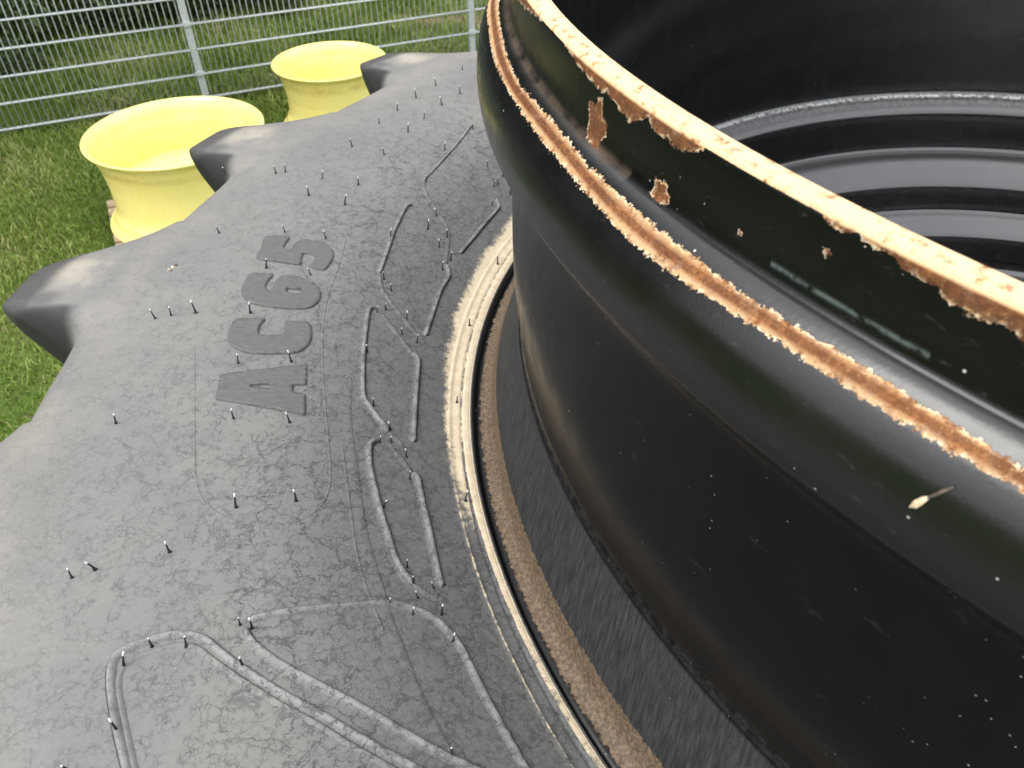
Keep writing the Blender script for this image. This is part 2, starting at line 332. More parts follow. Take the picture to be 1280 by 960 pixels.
def tyre_mesh(th):
    nt_ = len(th); a = np.degrees(th)
    rows_r = []; rows_d = []; dust = []; dark = []; mud = []
    lim = np.interp(((a+180) % 360)-180+np.where(((a+180) % 360)-180 < 0, 360, 0), [0, 120, 160, 175, 183, 189, 194, 200, 207, 360], [1.10, 1.105, 1.099, 1.092, 1.085, 1.079, 1.071, 1.065, 1.060, 1.06])
    for r, d in inner_prof:
        rows_r.append(np.full(nt_, r)); rows_d.append(np.full(nt_, d))
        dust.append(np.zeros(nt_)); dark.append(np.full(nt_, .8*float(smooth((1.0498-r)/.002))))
        m = (lim-r)/.016
        gap = np.where((r > 1.0605) & (r < 1.0645), -1.4, 0.0)
        wide = np.interp(lim, [1.06, 1.078], [1.0, 0.0])
        gap = gap+np.where((r > 1.0595) & (r < 1.0745), -2.2*wide, 0)
        mm_ = np.clip(m, -2, 1.2)+gap*.8+np.where(r < 1.0502, -3, 0)
        if 1.0772 < r < 1.0803: mm_ = np.maximum(mm_, np.where(a % 360 > 186, .02+.10*np.sin(th*90)*np.sin(th*37), -3))
        mud.append(mm_)
    dep = CA[:, 1]
    for k in range(1, len(CA)):
        # lugs lean clockwise as they run down the tread; chevron mirrored in the lower half
        lean = np.interp((CA[k, 1]+LU[k, 1])/2, [.72, .78, .87, 1.345], [0, .7, 2.4, 22.0])
        phi = a-TIP+lean
        wgt = lug_w(phi)
        # undercut flank: the lug top keeps full width, lower rows narrow a little
        rows_r.append(CA[k, 0]*(1-wgt)+LU[k, 0]*wgt); rows_d.append(CA[k, 1]*(1-wgt)+LU[k, 1]*wgt)
        rr = rows_r[-1]
        rows_d[-1] = rows_d[-1]-.007*np.exp(-((rr-1.575)/.05)**2)*np.exp(-(((phi+11) % 18-9)/4.5)**2)*(CA[k, 1] < .70)+.003*np.exp(-((rr-1.53)/.02)**2)
        p2 = (phi+9) % 18-9
        top = smooth((rr-1.60)/.05)*(1-smooth((rr-1.70)/.03))*smooth((.74-rows_d[-1])/.03)*np.exp(-((p2+2.6)/1.7)**2)
        ring = np.exp(-((rr-1.585)/.05)**2)*.22*smooth((.73-rows_d[-1])/.03)
        edge = np.exp(-((rows_d[-1]-.73)/.022)**2)*smooth(1-wgt*3)*.9
        dust.append(np.clip(np.maximum(np.maximum(top*.95, ring), edge*.8), 0, 1)); 
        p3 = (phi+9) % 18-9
        dk = np.maximum(smooth((p3-.35)/.5)*(1-smooth((p3-2.6)/2.0))*smooth((rr-1.625)/.03)*1.0, smooth((rows_d[-1]-.72)/.04)*.8*smooth(wgt*2.5))  # flank shade painted in, on top of the darker unweathered rubber
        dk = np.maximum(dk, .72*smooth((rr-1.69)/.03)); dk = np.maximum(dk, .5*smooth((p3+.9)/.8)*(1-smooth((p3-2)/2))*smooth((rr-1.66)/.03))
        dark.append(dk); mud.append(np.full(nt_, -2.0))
    Rr = np.array(rows_r).T; Dd = np.array(rows_d).T
    # lower half mirrored about the equator, half a pitch out of step
    half = math.radians(180/NLUG)
    n1 = Rr.shape[1]
    z = -(Dd-.7845)*S
    ct, st = np.cos(th)[:, None], np.sin(th)[:, None]
    top = np.stack([Rr*S*ct, Rr*S*st, z], -1)
    verts = top.reshape(-1, 3)
    f = grid_faces(nt_, n1, wrap_u=True)
    return verts, f, dict(dust=np.array(dust).T, dark=np.array(dark).T, mud=np.array(mud).T, fade=np.zeros((nt_, n1)))
ZB = dwn(.7845)
def tyre_half_lower(th):
    V, F, A = tyre_mesh(th)
    V = V.copy(); mid = -(1.345-.7845)*S
    V[:, 2] = 2*mid-V[:, 2]-.0005
    h = math.radians(180/NLUG); c, s = math.cos(h), math.sin(h)
    # rotate so the mirrored lugs start between the upper ones
    V[:, :2] = V[:, :2] @ np.array([[c, s], [-s, c]])
    A = {k: np.full(len(V), -2.0 if k == 'mud' else 0.0) for k in A}
    return V, F[:, ::-1], A
tyre = empty('tractor_tyre', (0, 0, ZB))
tag(tyre, 'weathered grey tractor tyre lying flat with raised lettering and rubber vent hairs, in the foreground', 'tyre')
thf = thetas(118, 216, .11, .6)
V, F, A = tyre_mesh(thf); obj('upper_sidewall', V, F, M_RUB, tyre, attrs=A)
thc = thetas(0, 359.6, .6, .6)
V, F, A = tyre_half_lower(thc); low_me = obj('lower_sidewall', V, F, M_RUB, tyre, attrs=A)

def on_tyre(px, py, lift=0.0):
    """where the sight line through a photograph pixel meets the sidewall, in tyre coordinates (metres)"""
    v = ray(px, py); h = .73
    for _ in range(40):
        q = v[:2]/(-v[2])*h-np.array([CX, CY]); r = math.hypot(*q)
        h = .5*h+.5*(float(Tdepth(r))-lift/S)
    return Vector((q[0]*S, q[1]*S, -(h-.7845)*S))
def nrm_tyre(p):
    r = math.hypot(p.x, p.y)/S; g = (Tdepth(r+.004)-Tdepth(r-.004))/.008
    d = Vector((p.x, p.y, 0)).normalized()
    return (d*float(g)+Vector((0, 0, 1))).normalized()
def surf(x, y):
    r = math.hypot(x, y)/S
    return Vector((x, y, -(float(Tdepth(r))-.7845)*S))
def zattrs(n): return dict(dust=np.zeros(n), dark=np.zeros(n), mud=np.full(n, -2.0), fade=np.zeros(n))

def rib(name, pix, width, height, closed=False, sub=7, blob=0.0, asym=.0, smoothit=True):
    P = np.array([list(on_tyre(*p)) for p in pix])
    C_ = catmull(P, sub) if smoothit else densify3(P)
    C_ = resample(C_, .0022)
    mid = C_[len(C_)//2]; tt = C_[len(C_)//2+1]-C_[len(C_)//2-1]
    sgn = -1.0 if (tt[1]*-mid[0]-tt[0]*-mid[1]) < 0 else 1.0     # steep side faces the axle
    n = len(C_); prof = [(-1.35, -.25), (-1.1, .04), (-.8, .35), (-.4, .78), (0.05, 1.0), (.40, .98), (.66, .72), (.76, .30), (.80, .03), (.98, .045), (1.04, -.3)]
    V = []; dk = []; fd_ = []
    for i in range(n):
        a = C_[max(0, i-1)]; b = C_[min(n-1, i+1)]; t = b-a; t /= np.linalg.norm(t)+1e-9
        side = np.array([t[1], -t[0], 0]); side /= np.linalg.norm(side)+1e-9
        e = min(1.0, min(i, n-1-i)*.0022/(width*.9)+.02); e = math.sqrt(1-(1-e)**2)
        bl = 1+blob*math.exp(-((n-1-i)*.0022/(width*1.2))**2)
        for (u, h) in prof:
            q = C_[i]+side*u*sgn*width*.78*max(e, .05)*bl
            s_ = surf(q[0], q[1]); nn = nrm_tyre(s_)
            s_ = s_+nn*(h*height*1.0*(e if h > 0 else 1))
            V.append(s_[:]); fd_.append(1.0 if -.5 < u < .5 and height > .0015 else 0); dk.append(.9 if u > .78 and height > .0010 else 0)  # dark strip paints crack and crease shade along the rib's axle-side foot
    F = grid_faces(n, len(prof), flip=sgn > 0)
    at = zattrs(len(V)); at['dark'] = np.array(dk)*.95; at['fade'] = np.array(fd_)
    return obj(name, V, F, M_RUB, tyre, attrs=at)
def densify3(P, step=.003):
    out = [P[0]]
    for a, b in zip(P[:-1], P[1:]):
        m = max(1, int(np.linalg.norm(b-a)/step))
        for i in range(1, m+1): out.append(a+(b-a)*i/m)
    return np.array(out)
def resample(P, step):
    d = np.concatenate([[0], np.cumsum(np.linalg.norm(np.diff(P, axis=0), axis=1))])
    s_ = np.linspace(0, d[-1], max(4, int(d[-1]/step)))
    return np.stack([np.interp(s_, d, P[:, k]) for k in range(3)], 1)

RIBS = [  # strong raised ribs
 ([(590, 156), (573, 178), (548, 206), (530, 225)], .0022, .0018),
 ([(516, 256), (508, 258), (500, 273), (492, 290), (483, 316), (474, 341)], .0034, .0026),
 ([(619, 249), (623, 258), (620, 264), (605, 281), (586, 304), (574.5, 317)], .0032, .0028),
 ([(557, 331), (561, 344), (556, 354), (549, 367), (541, 391), (531, 420)], .0032, .0028),
 ([(470, 386), (462, 386), (458, 404), (454, 440), (453, 470), (454, 496), (461, 509), (474, 526), (485, 540)], .0034, .0028),
 ([(514, 441), (522, 451), (521, 473), (519, 500), (518, 520), (516, 553)], .0034, .0030),
 ([(475, 551), (466, 552), (461, 561), (462, 585), (467, 607), (472, 629), (478, 650), (485, 672), (494, 700), (505, 719), (516, 730)], .0036, .0030),
 ([(514, 592), (521, 598), (525, 615), (529, 635), (535, 660), (542, 694), (551, 735)], .0036, .0028),
 ([(310, 776), (342, 767.5), (386, 762), (432, 758), (485, 755), (512, 760), (543, 774), (564, 794), (577, 812), (590, 838), (608, 874), (630, 914), (654, 957), (690, 1020)], .0032, .0024),
 ([(304, 784), (317, 805), (350, 830), (390, 852), (430, 873), (470, 895), (510, 919), (553, 943), (600, 965), (650, 990)], .0034, .0022),
 ([(165, 990), (158, 960), (147, 914), (141, 880), (138, 852), (141, 828), (155, 813), (187, 801), (215, 794), (238, 794), (255, 799), (275, 815), (300, 834), (352, 867), (400, 893), (445, 920), (512, 957), (560, 985)], .0034, .0024),
 ([(176, 990), (168, 960), (158, 914), (151, 880), (148, 855), (152, 838), (165, 825), (190, 815), (228, 806), (248, 811), (268, 826), (298, 847), (350, 880), (398, 906), (440, 932), (500, 966), (550, 996)], .0022, .0012),
]
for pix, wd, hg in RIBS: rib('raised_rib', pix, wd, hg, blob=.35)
FAINT = [ # low mould lines
 ([(474, 341), (478, 362), (492, 382), (506, 400), (525, 421), (531, 424)], .0026, .0011),
 ([(478, 393), (492, 412), (507, 431), (516, 443)], .0026, .0012),
 ([(485, 540), (496, 550), (505, 557)], .0026, .0012),
 ([(487, 557), (500, 571), (514, 590)], .0026, .0009),
 ([(516, 730), (528, 738), (540, 746), (550, 742)], .0024, .0010),
 ([(530, 225), (531, 238), (545, 262), (560, 290), (557, 331)], .0026, .0009),
 ([(243, 430), (243, 520), (244, 590), (250, 618), (262, 634), (285, 648), (315, 654), (352, 655), (378, 649), (400, 633), (411, 612), (413, 585), (410, 545), (406, 500), (403, 440), (404, 407), (410, 370), (424, 330), (432, 300)], 0.0009, .0004),
 ([(436, 470), (435, 510), (437, 545), (445, 600), (456, 672), (475, 735), (484, 768), (505, 822), (522, 866), (545, 912), (575, 965)], 0.0040, .00035),
 ([(428, 560), (436, 620), (446, 690), (460, 740), (480, 790)], .0011, .0003),
]
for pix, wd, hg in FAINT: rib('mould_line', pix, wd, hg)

# --- letters traced as outlines and draped on the sidewall as raised plates
def inside(p, poly):
    c = False; j = len(poly)-1
    for i in range(len(poly)):
        xi, yi = poly[i]; xj, yj = poly[j]
        if (yi > p[1]) != (yj > p[1]) and p[0] < (xj-xi)*(p[1]-yi)/(yj-yi)+xi: c = not c
        j = i
    return c
def glyph(name, outer, holes, label):
    def tr(poly, sm):
        P = np.array([list(on_tyre(*p))[:2] for p in poly]+[list(on_tyre(*poly[0]))[:2]])
        if sm:
            Q = np.vstack([P[-2], P, P[1]]); out = []
            for i in range(1, len(Q)-2):
                p0, p1, p2, p3 = Q[i-1:i+3]
                for t in (0, .34, .67):
                    out.append(.5*((2*p1)+(-p0+p2)*t+(2*p0-5*p1+4*p2-p3)*t*t+(-p0+3*p1-3*p2+p3)*t**3))
            P = np.vstack([out, out[0]])
        return densify(P, .0016)[:-1]
    rings = [tr(outer, name == 'digit' or label[-3] == 'C' or 'C' in label)]+[tr(h, False) for h in holes]
    o = rings[0]; lo = o.min(0); hi = o.max(0); pts = []; con = []
    for r_ in rings:
        b = len(pts); pts += [Vector(p) for p in r_]; con += [(b+i, b+(i+1) % len(r_)) for i in range(len(r_))]
    nb = len(pts)
    st = .0019
    for x in np.arange(lo[0], hi[0], st):
        for y in np.arange(lo[1], hi[1], st):
            if inside((x, y), o) and not any(inside((x, y), h) for h in rings[1:]):
                if min(np.hypot(*(o-(x, y)).T)) > .0008: pts.append(Vector((x, y)))
    vv, ee, ff, ov, oe, of = delaunay_2d_cdt(pts, con, [], 0, 1e-6)
    vv = [v[:] for v in vv]
    tri = []
    for f in ff:
        c = np.mean([vv[i] for i in f], axis=0)
        if inside(c, o) and not any(inside(c, h) for h in rings[1:]): tri.append(list(f))
    bm = bmesh.new(); HT = .0017; bv = []
    cen = o.mean(0)
    allb = np.vstack(rings)
    for p in vv:
        d = min(np.hypot(*(allb-p).T))
        lip = .0008*math.exp(-((d-.0006)/.0007)**2)          # thin raised border round the plate
        s_ = surf(*p); bv.append(bm.verts.new(s_+nrm_tyre(s_)*(HT*min(1, .55+d/.001)+lip)))
    for f in tri:
        try: bm.faces.new([bv[i] for i in f])
        except ValueError: pass
    be = [e for e in bm.edges if len(e.link_faces) == 1]
    r_ = bmesh.ops.extrude_edge_only(bm, edges=be)
    for v in [g for g in r_['geom'] if isinstance(g, bmesh.types.BMVert)]:
        v.co.z -= .0025
        
    bm.normal_update()
    me = bpy.data.meshes.new(name); bm.to_mesh(me); bm.free()
    for p in me.polygons: p.use_smooth = True
    me.materials.append(M_LET)
    ob = link(name, me, tyre); ob['label'] = label
    return ob
a_ = lambda L: [(260+x/7.385, 280+y/7.385) for x, y in L]
b_ = lambda L: [(260+x/6.857, 390+y/6.857) for x, y in L]
glyph('digit', a_([(452, 325), (495, 225), (540, 128), (745, 122), (722, 175), (700, 228), (762, 240), (790, 200), (835, 165), (900, 150), (960, 162), (1010, 165), (1080, 188), (1132, 228), (1160, 275), (1150, 330), (1120, 380), (1070, 430), (958, 400), (975, 350), (990, 310), (950, 285), (880, 280), (862, 330), (845, 380), (650, 355)]), [], 'raised digit 5')
glyph('digit', a_([(400, 465), (500, 466), (602, 470), (560, 525), (532, 575), (545, 615), (580, 630), (600, 600), (620, 545), (660, 502), (720, 485), (800, 490), (900, 520), (990, 570), (1035, 620), (1040, 670), (1010, 730), (950, 775), (860, 790), (700, 785), (520, 765), (400, 735), (330, 680), (310, 620), (340, 540)]),
      [a_([(735, 603), (860, 610), (880, 632), (850, 655), (740, 645), (718, 622)])], 'raised digit 6')
glyph('letter', b_([(240, 70), (360, 66), (487, 64), (450, 115), (432, 170), (455, 203), (520, 210), (590, 210), (645, 190), (665, 150), (660, 92), (750, 92), (850, 95), (885, 150), (885, 220), (860, 290), (800, 335), (730, 358), (600, 365), (400, 362), (270, 335), (190, 280), (172, 205), (190, 140)]), [], 'raised letter C')
glyph('letter', b_([(105, 545), (845, 458), (842, 628), (728, 632), (722, 688), (835, 718), (832, 893), (70, 755)]), [b_([(375, 632), (530, 624), (533, 668), (370, 646)])], 'raised letter A.')

# --- vent hairs
HAIR = [(339, 181), (282, 217), (345, 216), (357, 215), (386, 244), (274, 291), (356, 290), (522, 81), (578, 87), (545, 107), (575, 117), (520, 122), (552, 131), (497, 138), (530, 148), (474, 154), (510, 165),
 (440, 183), (480, 193), (403, 223), (448, 231), (431, 256), (407, 298), (591, 161), (556, 187), (609, 208), (617, 233), (622, 230), (629, 220), (638, 242), (546, 270), (535, 286), (559, 297), (549, 309), (563, 325), (166, 349),
 (194, 398), (214, 394), (245, 391), (313, 391), (333, 335), (388, 343), (298, 454), (364, 452), (145, 529), (292, 523), (362, 528), (533, 227), (488, 297), (480, 349), (489, 363), (622, 330), (615, 257), (553, 337), (482, 387), (471, 390),
 (508, 400), (502, 418), (521, 428), (459, 440), (467, 507), (488, 537), (489, 553), (508, 571), (571, 503), (587, 407), (475, 553), (512, 599), (480, 634), (509, 709), (516, 729), (522, 747), (542, 735), (487, 755), (516, 768), (552, 768),
 (582, 626), (566, 802), (565, 946), (295, 634), (370, 626), (212, 690), (90, 722), (119, 712), (155, 833), (190, 808), (233, 808), (300, 781), (315, 785), (304, 834), (147, 914), (90, 966)]
def hair_mesh(name, lean, L):
    V = []; F = []; k = 8; prof = [(-.001, .0017), (.0002, .0013), (.0012, .0008), (.004, .0006), (L*.75, .0005), (L-.0012, .00052), (L, .00048), (L+.0002, .00001)]
    for i, (z, r) in enumerate(prof):
        b = lean*(max(z, 0)/L)**1.6*L
        for j in range(k): V.append((r*math.cos(j*2*math.pi/k)+b, r*math.sin(j*2*math.pi/k), z))
    F = grid_faces(len(prof), k, wrap_v=True, flip=True)
    me_o = obj(name, V, F, M_HAIR); me = me_o.data; bpy.data.objects.remove(me_o); return me
HM = [hair_mesh('vent_hair', l, L) for l, L in ((.02, .0103), (.10, .0108), (.2, .0100), (.05, .0090))]
for i, (x, y) in enumerate(HAIR):
    h = link('vent_hair', HM[int(rng.integers(4))], tyre)
    near = abs(x-522) < 60 and y > 380
    p = on_tyre(x, y); h.location = p
    nn = nrm_tyre(p); q = Vector((0, 0, 1)).rotation_difference((nn*.5+Vector((0, 0, .5))+Vector((rng.normal(0, .10), rng.normal(0, .10), 0))).normalized())
    h.rotation_mode = 'QUATERNION'; h.rotation_quaternion = q @ Vector((1, 0, 0)).rotation_difference(Vector((math.cos(i*2.4), math.sin(i*2.4), 0)))
    k = (.8 if near else 1.0)*rng.uniform(.78, 1.15); h.scale = (k, k, k)
# torn-off hair stubs: small pits
for (x, y) in ((116, 410), (86, 465), (48, 535)):
    p = on_tyre(x, y); h = link('vent_hair_stub', HM[3], tyre); h.location = p-Vector((0, 0, .0002)); h.scale = (.7, .7, .1)

# two more tyres underneath carry it at this height
step = 2*(1.345-.675)*S
for k, (lb) in enumerate(('middle tractor tyre of the stack under the lettered tyre', 'bottom tractor tyre of the stack standing on the grass')):
    t2 = empty('tractor_tyre', (0.01*k, -.01*k, ZB-(k+1)*(step+.004))); tag(t2, lb, 'tyre')
    V, F, A = tyre_mesh(thc) if k == 0 else (None, None, None)
    if k == 0: up_me = obj('upper_sidewall', V, F, M_RUB, t2, attrs=A).data
    else: link('upper_sidewall', up_me, t2)
    link('lower_sidewall', low_me.data, t2)

# ------------------------------------------------------------------ black wheel rim
rim = empty('wheel_rim', (0, 0, ZB))
tag(rim, 'black painted tractor wheel rim with rusty lip and flange, seated inside the lettered tyre', 'wheel rim')
def on_wall(px, py, r0):
    """first hit of the sight line with a vertical cylinder of radius r0 (units) -> theta, depth"""
    v = ray(px, py); o = np.array([-CX, -CY]); a = v[0]**2+v[1]**2; b = 2*(o@v[:2]); c = o@o-r0*r0
    t = (-b-math.sqrt(max(b*b-4*a*c, 0)))/(2*a)
    p = o+v[:2]*t; return math.degrees(math.atan2(p[1], p[0])) % 360, -v[2]*t
def revolve(name, prof, th, fn, mat, parent, closed=False):
    prof = np.array(prof); arc = np.concatenate([[0], np.cumsum(np.hypot(*np.diff(prof, axis=0).T))])*S
    n = len(prof); a = np.degrees(th)[:, None]+np.zeros((1, n))
    ct, st = np.cos(th)[:, None], np.sin(th)[:, None]
    R_ = prof[None, :, 0]; D = prof[None, :, 1]
    V = np.stack([R_*S*ct, R_*S*st, np.broadcast_to(-(D-.7845)*S, (len(th), n))], -1).reshape(-1, 3)
    at = dict(along=(np.radians(a)*.56), across=np.broadcast_to(arc, a.shape).copy())
    at.update(fn(a % 360, np.broadcast_to(R_, a.shape), np.broadcast_to(D, a.shape), np.broadcast_to(arc, a.shape)))
    for k in ('rust', 'pale', 'chalk', 'film_sheen', 'scuff', 'dirt'):
        if k not in at: at[k] = np.full(a.shape, -1.0 if k == 'rust' else 0.0)
    return obj(name, V, grid_faces(len(th), n, wrap_u=True), mat, parent, attrs=at)
# lip ring: top edge and outer wall, down to the crease
LIPP = densify(np.vstack([catmull([(.9630, .206), (.9640, .1960), (.9662, .1915), (.9700, .1900), (.9760, .1898), (.9812, .1905), (.9840, .1935), (.9848, .1985)], 5),
                  [(.9850, .205), (.9852, .215), (.9854, .226), (.9858, .234)], catmull([(.9858, .234), (.9868, .2385), (.9890, .2408)], 4)[1:]]), .0009)
PATCH = [(640, -12), (655, 8), (696, 37), (706, 58), (727, 88), (743, 106), (753, 115), (759, 117), (770, 130), (786, 151), (810, 149), (820, 167), (834, 173), (847, 188), (879, 190), (881, 180), (940, 214),
         (993, 241), (998, 248), (1006, 256), (1010, 252), (1022, 257), (1033, 279), (1055, 293), (1072, 286), (1076, 301), (1096, 314), (1116, 321), (1131, 340), (1157, 352), (1171, 356), (1186, 382), (1197, 382), (1219, 395), (1251, 406), (1280, 426), (1330, 440)]
pt = np.array([on_wall(x, y, .985) for x, y in PATCH]); o_ = np.argsort(pt[:, 0]); pt = pt[o_]
CHIPS = [on_wall(x, y, .985)+(rx, ry) for x, y, rx, ry in ((746, 155, .0140, .0165), (828, 240, .0085, .0075), (659, 4, .004, .004), (926, 290, .0012, .0012), (851, 222, .0012, .0012), (1034, 314, .0022, .0020))]
# chip radii: angular (units) and vertical (units)
def f_lip(a, r, d, arc):
    bd = np.interp(a, pt[:, 0], pt[:, 1], left=.200, right=.212)
    sdv = (bd-d)*S
    sdv = np.where(d < .1935, .006, sdv)
    for (ca, cd, rx, ry) in CHIPS:
        u = np.radians(a-ca)*.985/rx; w_ = (d-cd)/ry
        sdv = np.maximum(sdv, (1-np.sqrt(u*u+w_*w_)-.18*np.sin(5*np.arctan2(w_, u)+ca))*min(rx, ry)*S*1.0)
    pale = np.clip((.1945-d)/.0015, 0.03, 1.0)
    lo = [on_wall(x, y, .985) for x, y in ((965, 332), (1100, 413), (1162, 448))]
    ch = np.exp(-(((d-np.interp(a, [l[0] for l in lo], [l[1]-.0015 for l in lo]))/.0013)**2))*((a > lo[0][0]) & (a < lo[-1][0]))
    film_sheen = np.exp(-((d-.2395)/.0035)**2)*(a < 203)*1.0
    return dict(rust=sdv, pale=pale, chalk=ch, film_sheen=film_sheen)
thr = thetas(150, 236, .06, .5)
revolve('lip_ring', LIPP, thr, f_lip, M_RUST, rim)
# flange: convex roll outside the crease, carrying the rusted seam
FLP = catmull([(.9885, .2405), (.9920, .2416), (.9965, .2442), (1.0010, .2480), (1.0052, .2521), (1.0098, .2572), (1.0142, .2638), (1.0177, .2720), (1.0201, .2835), (1.0212, .2960), (1.0207, .3080), (1.0178, .3195), (1.0110, .3280), (1.0075, .3313)], 9)
farc = np.concatenate([[0], np.cumsum(np.hypot(*np.diff(FLP, axis=0).T))])*S
RS = [(625, 0), (629, 66), (645, 106), (666, 146), (688, 181), (717, 212), (757, 247), (780, 265), (810, 297), (842, 320), (875, 347), (905, 367), (942, 387), (975, 410), (1035, 450), (1085, 485), (1140, 515), (1197, 562), (1272, 600)]
def f_fl(a, r, d, arc):
    i0 = np.argmin(abs(FLP[:, 1]-.2508)); s0 = farc[i0]
    wob = .0010*np.sin(np.radians(a*9))+.0008*np.sin(np.radians(a*23+40))
    hw = np.interp(a, [150, 180, 190, 205, 225, 236], [.0052, .0048, .0040, .0037, .0033, .0032])+.0006*np.sin(np.radians(a*11))+.0004*np.sin(np.radians(a*37+20))
    x = arc-s0-wob
    sdv = hw-abs(x)
    pale = np.clip((np.where(x > 0, x*1.35, -x*.9)-.0012)/.0026, 0, 1)*.55+np.interp(a, [195, 215], [0, .05])
    return dict(rust=sdv, pale=pale, chalk=np.zeros_like(a), film_sheen=np.exp(-(arc/.002)**2)*(a < 203))
revolve('flange', FLP, thr, f_fl, M_SEAM, rim)
# barrel: outside wall from the flange to the bead seat and on, hidden, to the lower flange
BP = np.vstack([catmull([(1.0075, .3313), (1.0020, .3332), (.9985, .3365), (.9960, .3430)], 4),
                catmull([(.9955, .3440), (.9905, .3560), (.9872, .3720), (.9855, .3900), (.9850, .4200), (.9850, .4700), (.9850, .5200), (.9835, .5600), (.9800, .5950), (.9765, .6200), (.9750, .6380), (.9765, .6480)], 6),
                catmull([(.9785, .6500), (.9850, .6720), (.9950, .7050), (1.0050, .7380), (1.0120, .7620), (1.0150, .7740), (1.0200, .7850), (1.0300, .7905), (1.0400, .7925), (1.0520, .8000)], 5),
                [(1.0540, .86), (1.03, .90), (1.0, .95), (1.0, 1.75), (1.03, 1.80), (1.045, 1.88), (1.07, 1.90), (1.07, 1.93), (1.02, 1.94), (.98, 1.93)]])
def f_bar(a, r, d, arc):
    sc = smooth((d-.652)/.004)*(1-smooth((d-.762)/.01))
    sc = sc*1.0
    dirt = smooth((d-.752)/.014)*(1-smooth((r-1.028)/.014))*(d < .80)
    film_sheen = .08*np.exp(-((d-.575)/.035)**2)*np.interp(a, [175, 195, 205, 212], [1, 1, .5, .15])+.5*np.exp(-((d-.3420)/.003)**2)  # brown highlight painted into the barrel colour; second term tints the step
    return dict(scuff=sc, dirt=dirt, film_sheen=film_sheen, chalk=.05*np.exp(-((d-.645)/.006)**2))
revolve('barrel', densify(BP, .004), thetas(140, 236, .15, .5), f_bar, M_BLK, rim)
# inside of the wheel: wall, ledge, stepped centre
IP = np.vstack([catmull([(.9630, .206), (.9622, .22), (.9618, .30), (.9615, .45), (.9610, .58), (.9600, .66), (.9580, .700), (.9530, .7150), (.9395, .7220)], 7),
                catmull([(.9385, .7222), (.9300, .7275), (.9200, .7340), (.9130, .7410), (.9095, .7530), (.9075, .7750), (.9060, .8050), (.9020, .8240), (.8900, .8310)], 6),
                catmull([(.8900, .8310), (.8780, .8325), (.8690, .8350), (.8560, .8430), (.8400, .8560), (.8240, .8700), (.8160, .8800), (.8120, .8960), (.8095, .9200), (.8060, .9330)], 6),
                catmull([(.8060, .9330), (.7980, .9375), (.7860, .9440), (.7700, .9560), (.7540, .9690), (.7480, .9800), (.7450, 1.000), (.7420, 1.030)], 6),
                catmull([(.7420, 1.03), (.735, 1.05), (.70, 1.06), (.60, 1.075), (.40, 1.08), (.22, 1.08)], 5)])
def f_in(a, r, d, arc):
    ch = np.exp(-(((r-.9500)/.0030)**2))*(d > .7)*1.6+.16*np.exp(-((r-.938)/.014)**2)*(d > .7)
    return dict(chalk=np.clip(ch, 0, 1.3))
ip = revolve('wheel_disc', densify(IP, .004)[::-1], thetas(-20, 130, .25, .8), f_in, M_DISC, rim)

# ------------------------------------------------------------------ small debris
M_STRAW = mat_simple('dry_straw', (.55, .40, .24), (.75, .60, .42), .8, 300)
M_TWIG = mat_simple('dark_stalk', (.05, .04, .03), (.12, .09, .07), .7, 300)
def blob(name, pts, rad, mat, parent=None, k=10):
    P = catmull(np.array(pts, float), 5); R_ = np.interp(np.linspace(0, 1, len(P)), np.linspace(0, 1, len(rad)), rad); V = []
    for i, p in enumerate(P):
        t = P[min(i+1, len(P)-1)]-P[max(i-1, 0)]; t /= np.linalg.norm(t)
        s1 = np.cross(t, (0, 0, 1)); s1 /= np.linalg.norm(s1)+1e-9; s2 = np.cross(s1, t)
        for j in range(k):
            a = j*2*math.pi/k; V.append(p+(s1*math.cos(a)+s2*math.sin(a)*.6)*R_[i]*(1+.12*math.sin(3*a+i)))
    return obj(name, V, grid_faces(len(P), k, wrap_v=True), mat, parent)
def on_flange(px, py, lift=.0006):
    v = ray(px, py); o = np.array([-CX, -CY])
    for t in np.arange(.1, 1.5, .0008):
        p = o+v[:2]*t; d = -v[2]*t; r = math.hypot(*p)
        rr = np.interp(d, FLP[:10**4, 1], FLP[:, 0]) if d > .2405 else -1
        if r < rr: break
    nx = p/r
    return np.array([p[0]*S+nx[0]*lift, p[1]*S+nx[1]*lift, dwn(d)+lift])
seed = empty('dry_seed_husk', Vector(on_flange(1146, 632))); tag(seed, 'small tan seed husk with a dark stalk stuck on the glossy black flange at right', 'seed')
q0 = on_flange(1138, 634); qs = np.array([q0, on_flange(1150, 628), on_flange(1162, 622)])-np.array(seed.location)
blob('husk', qs, [.0004, .0016, .0013, .0004], M_STRAW, seed)
qs = np.array([on_flange(1160, 623), on_flange(1176, 616), on_flange(1193, 609)])-np.array(seed.location)
blob('stalk', qs, [.0006, .0007, .0004], M_TWIG, seed)
cr = empty('mud_crumb', Vector(on_tyre(211, 338))+Vector((0, 0, ZB))); tag(cr, 'tiny crumb of brown and cream mud lying on the grey sidewall left of the lettering', 'mud crumb')
for i, (dx, dy, mt) in enumerate(((0, 0, M_STRAW), (5, -3, M_STRAW), (-6, 3, M_TWIG), (9, -6, M_TWIG), (-2, 2, M_STRAW), (3, 1, M_TWIG))):
    p = np.array(on_tyre(211+dx, 338+dy))-np.array(on_tyre(211, 338)); p[2] += .0008
    d = np.array([math.cos(i*1.9), math.sin(i*1.9), .2])*.0018
    blob('crumb_piece', [p-d, p, p+d], [.0004, .0014, .0005], mt, cr, 7)

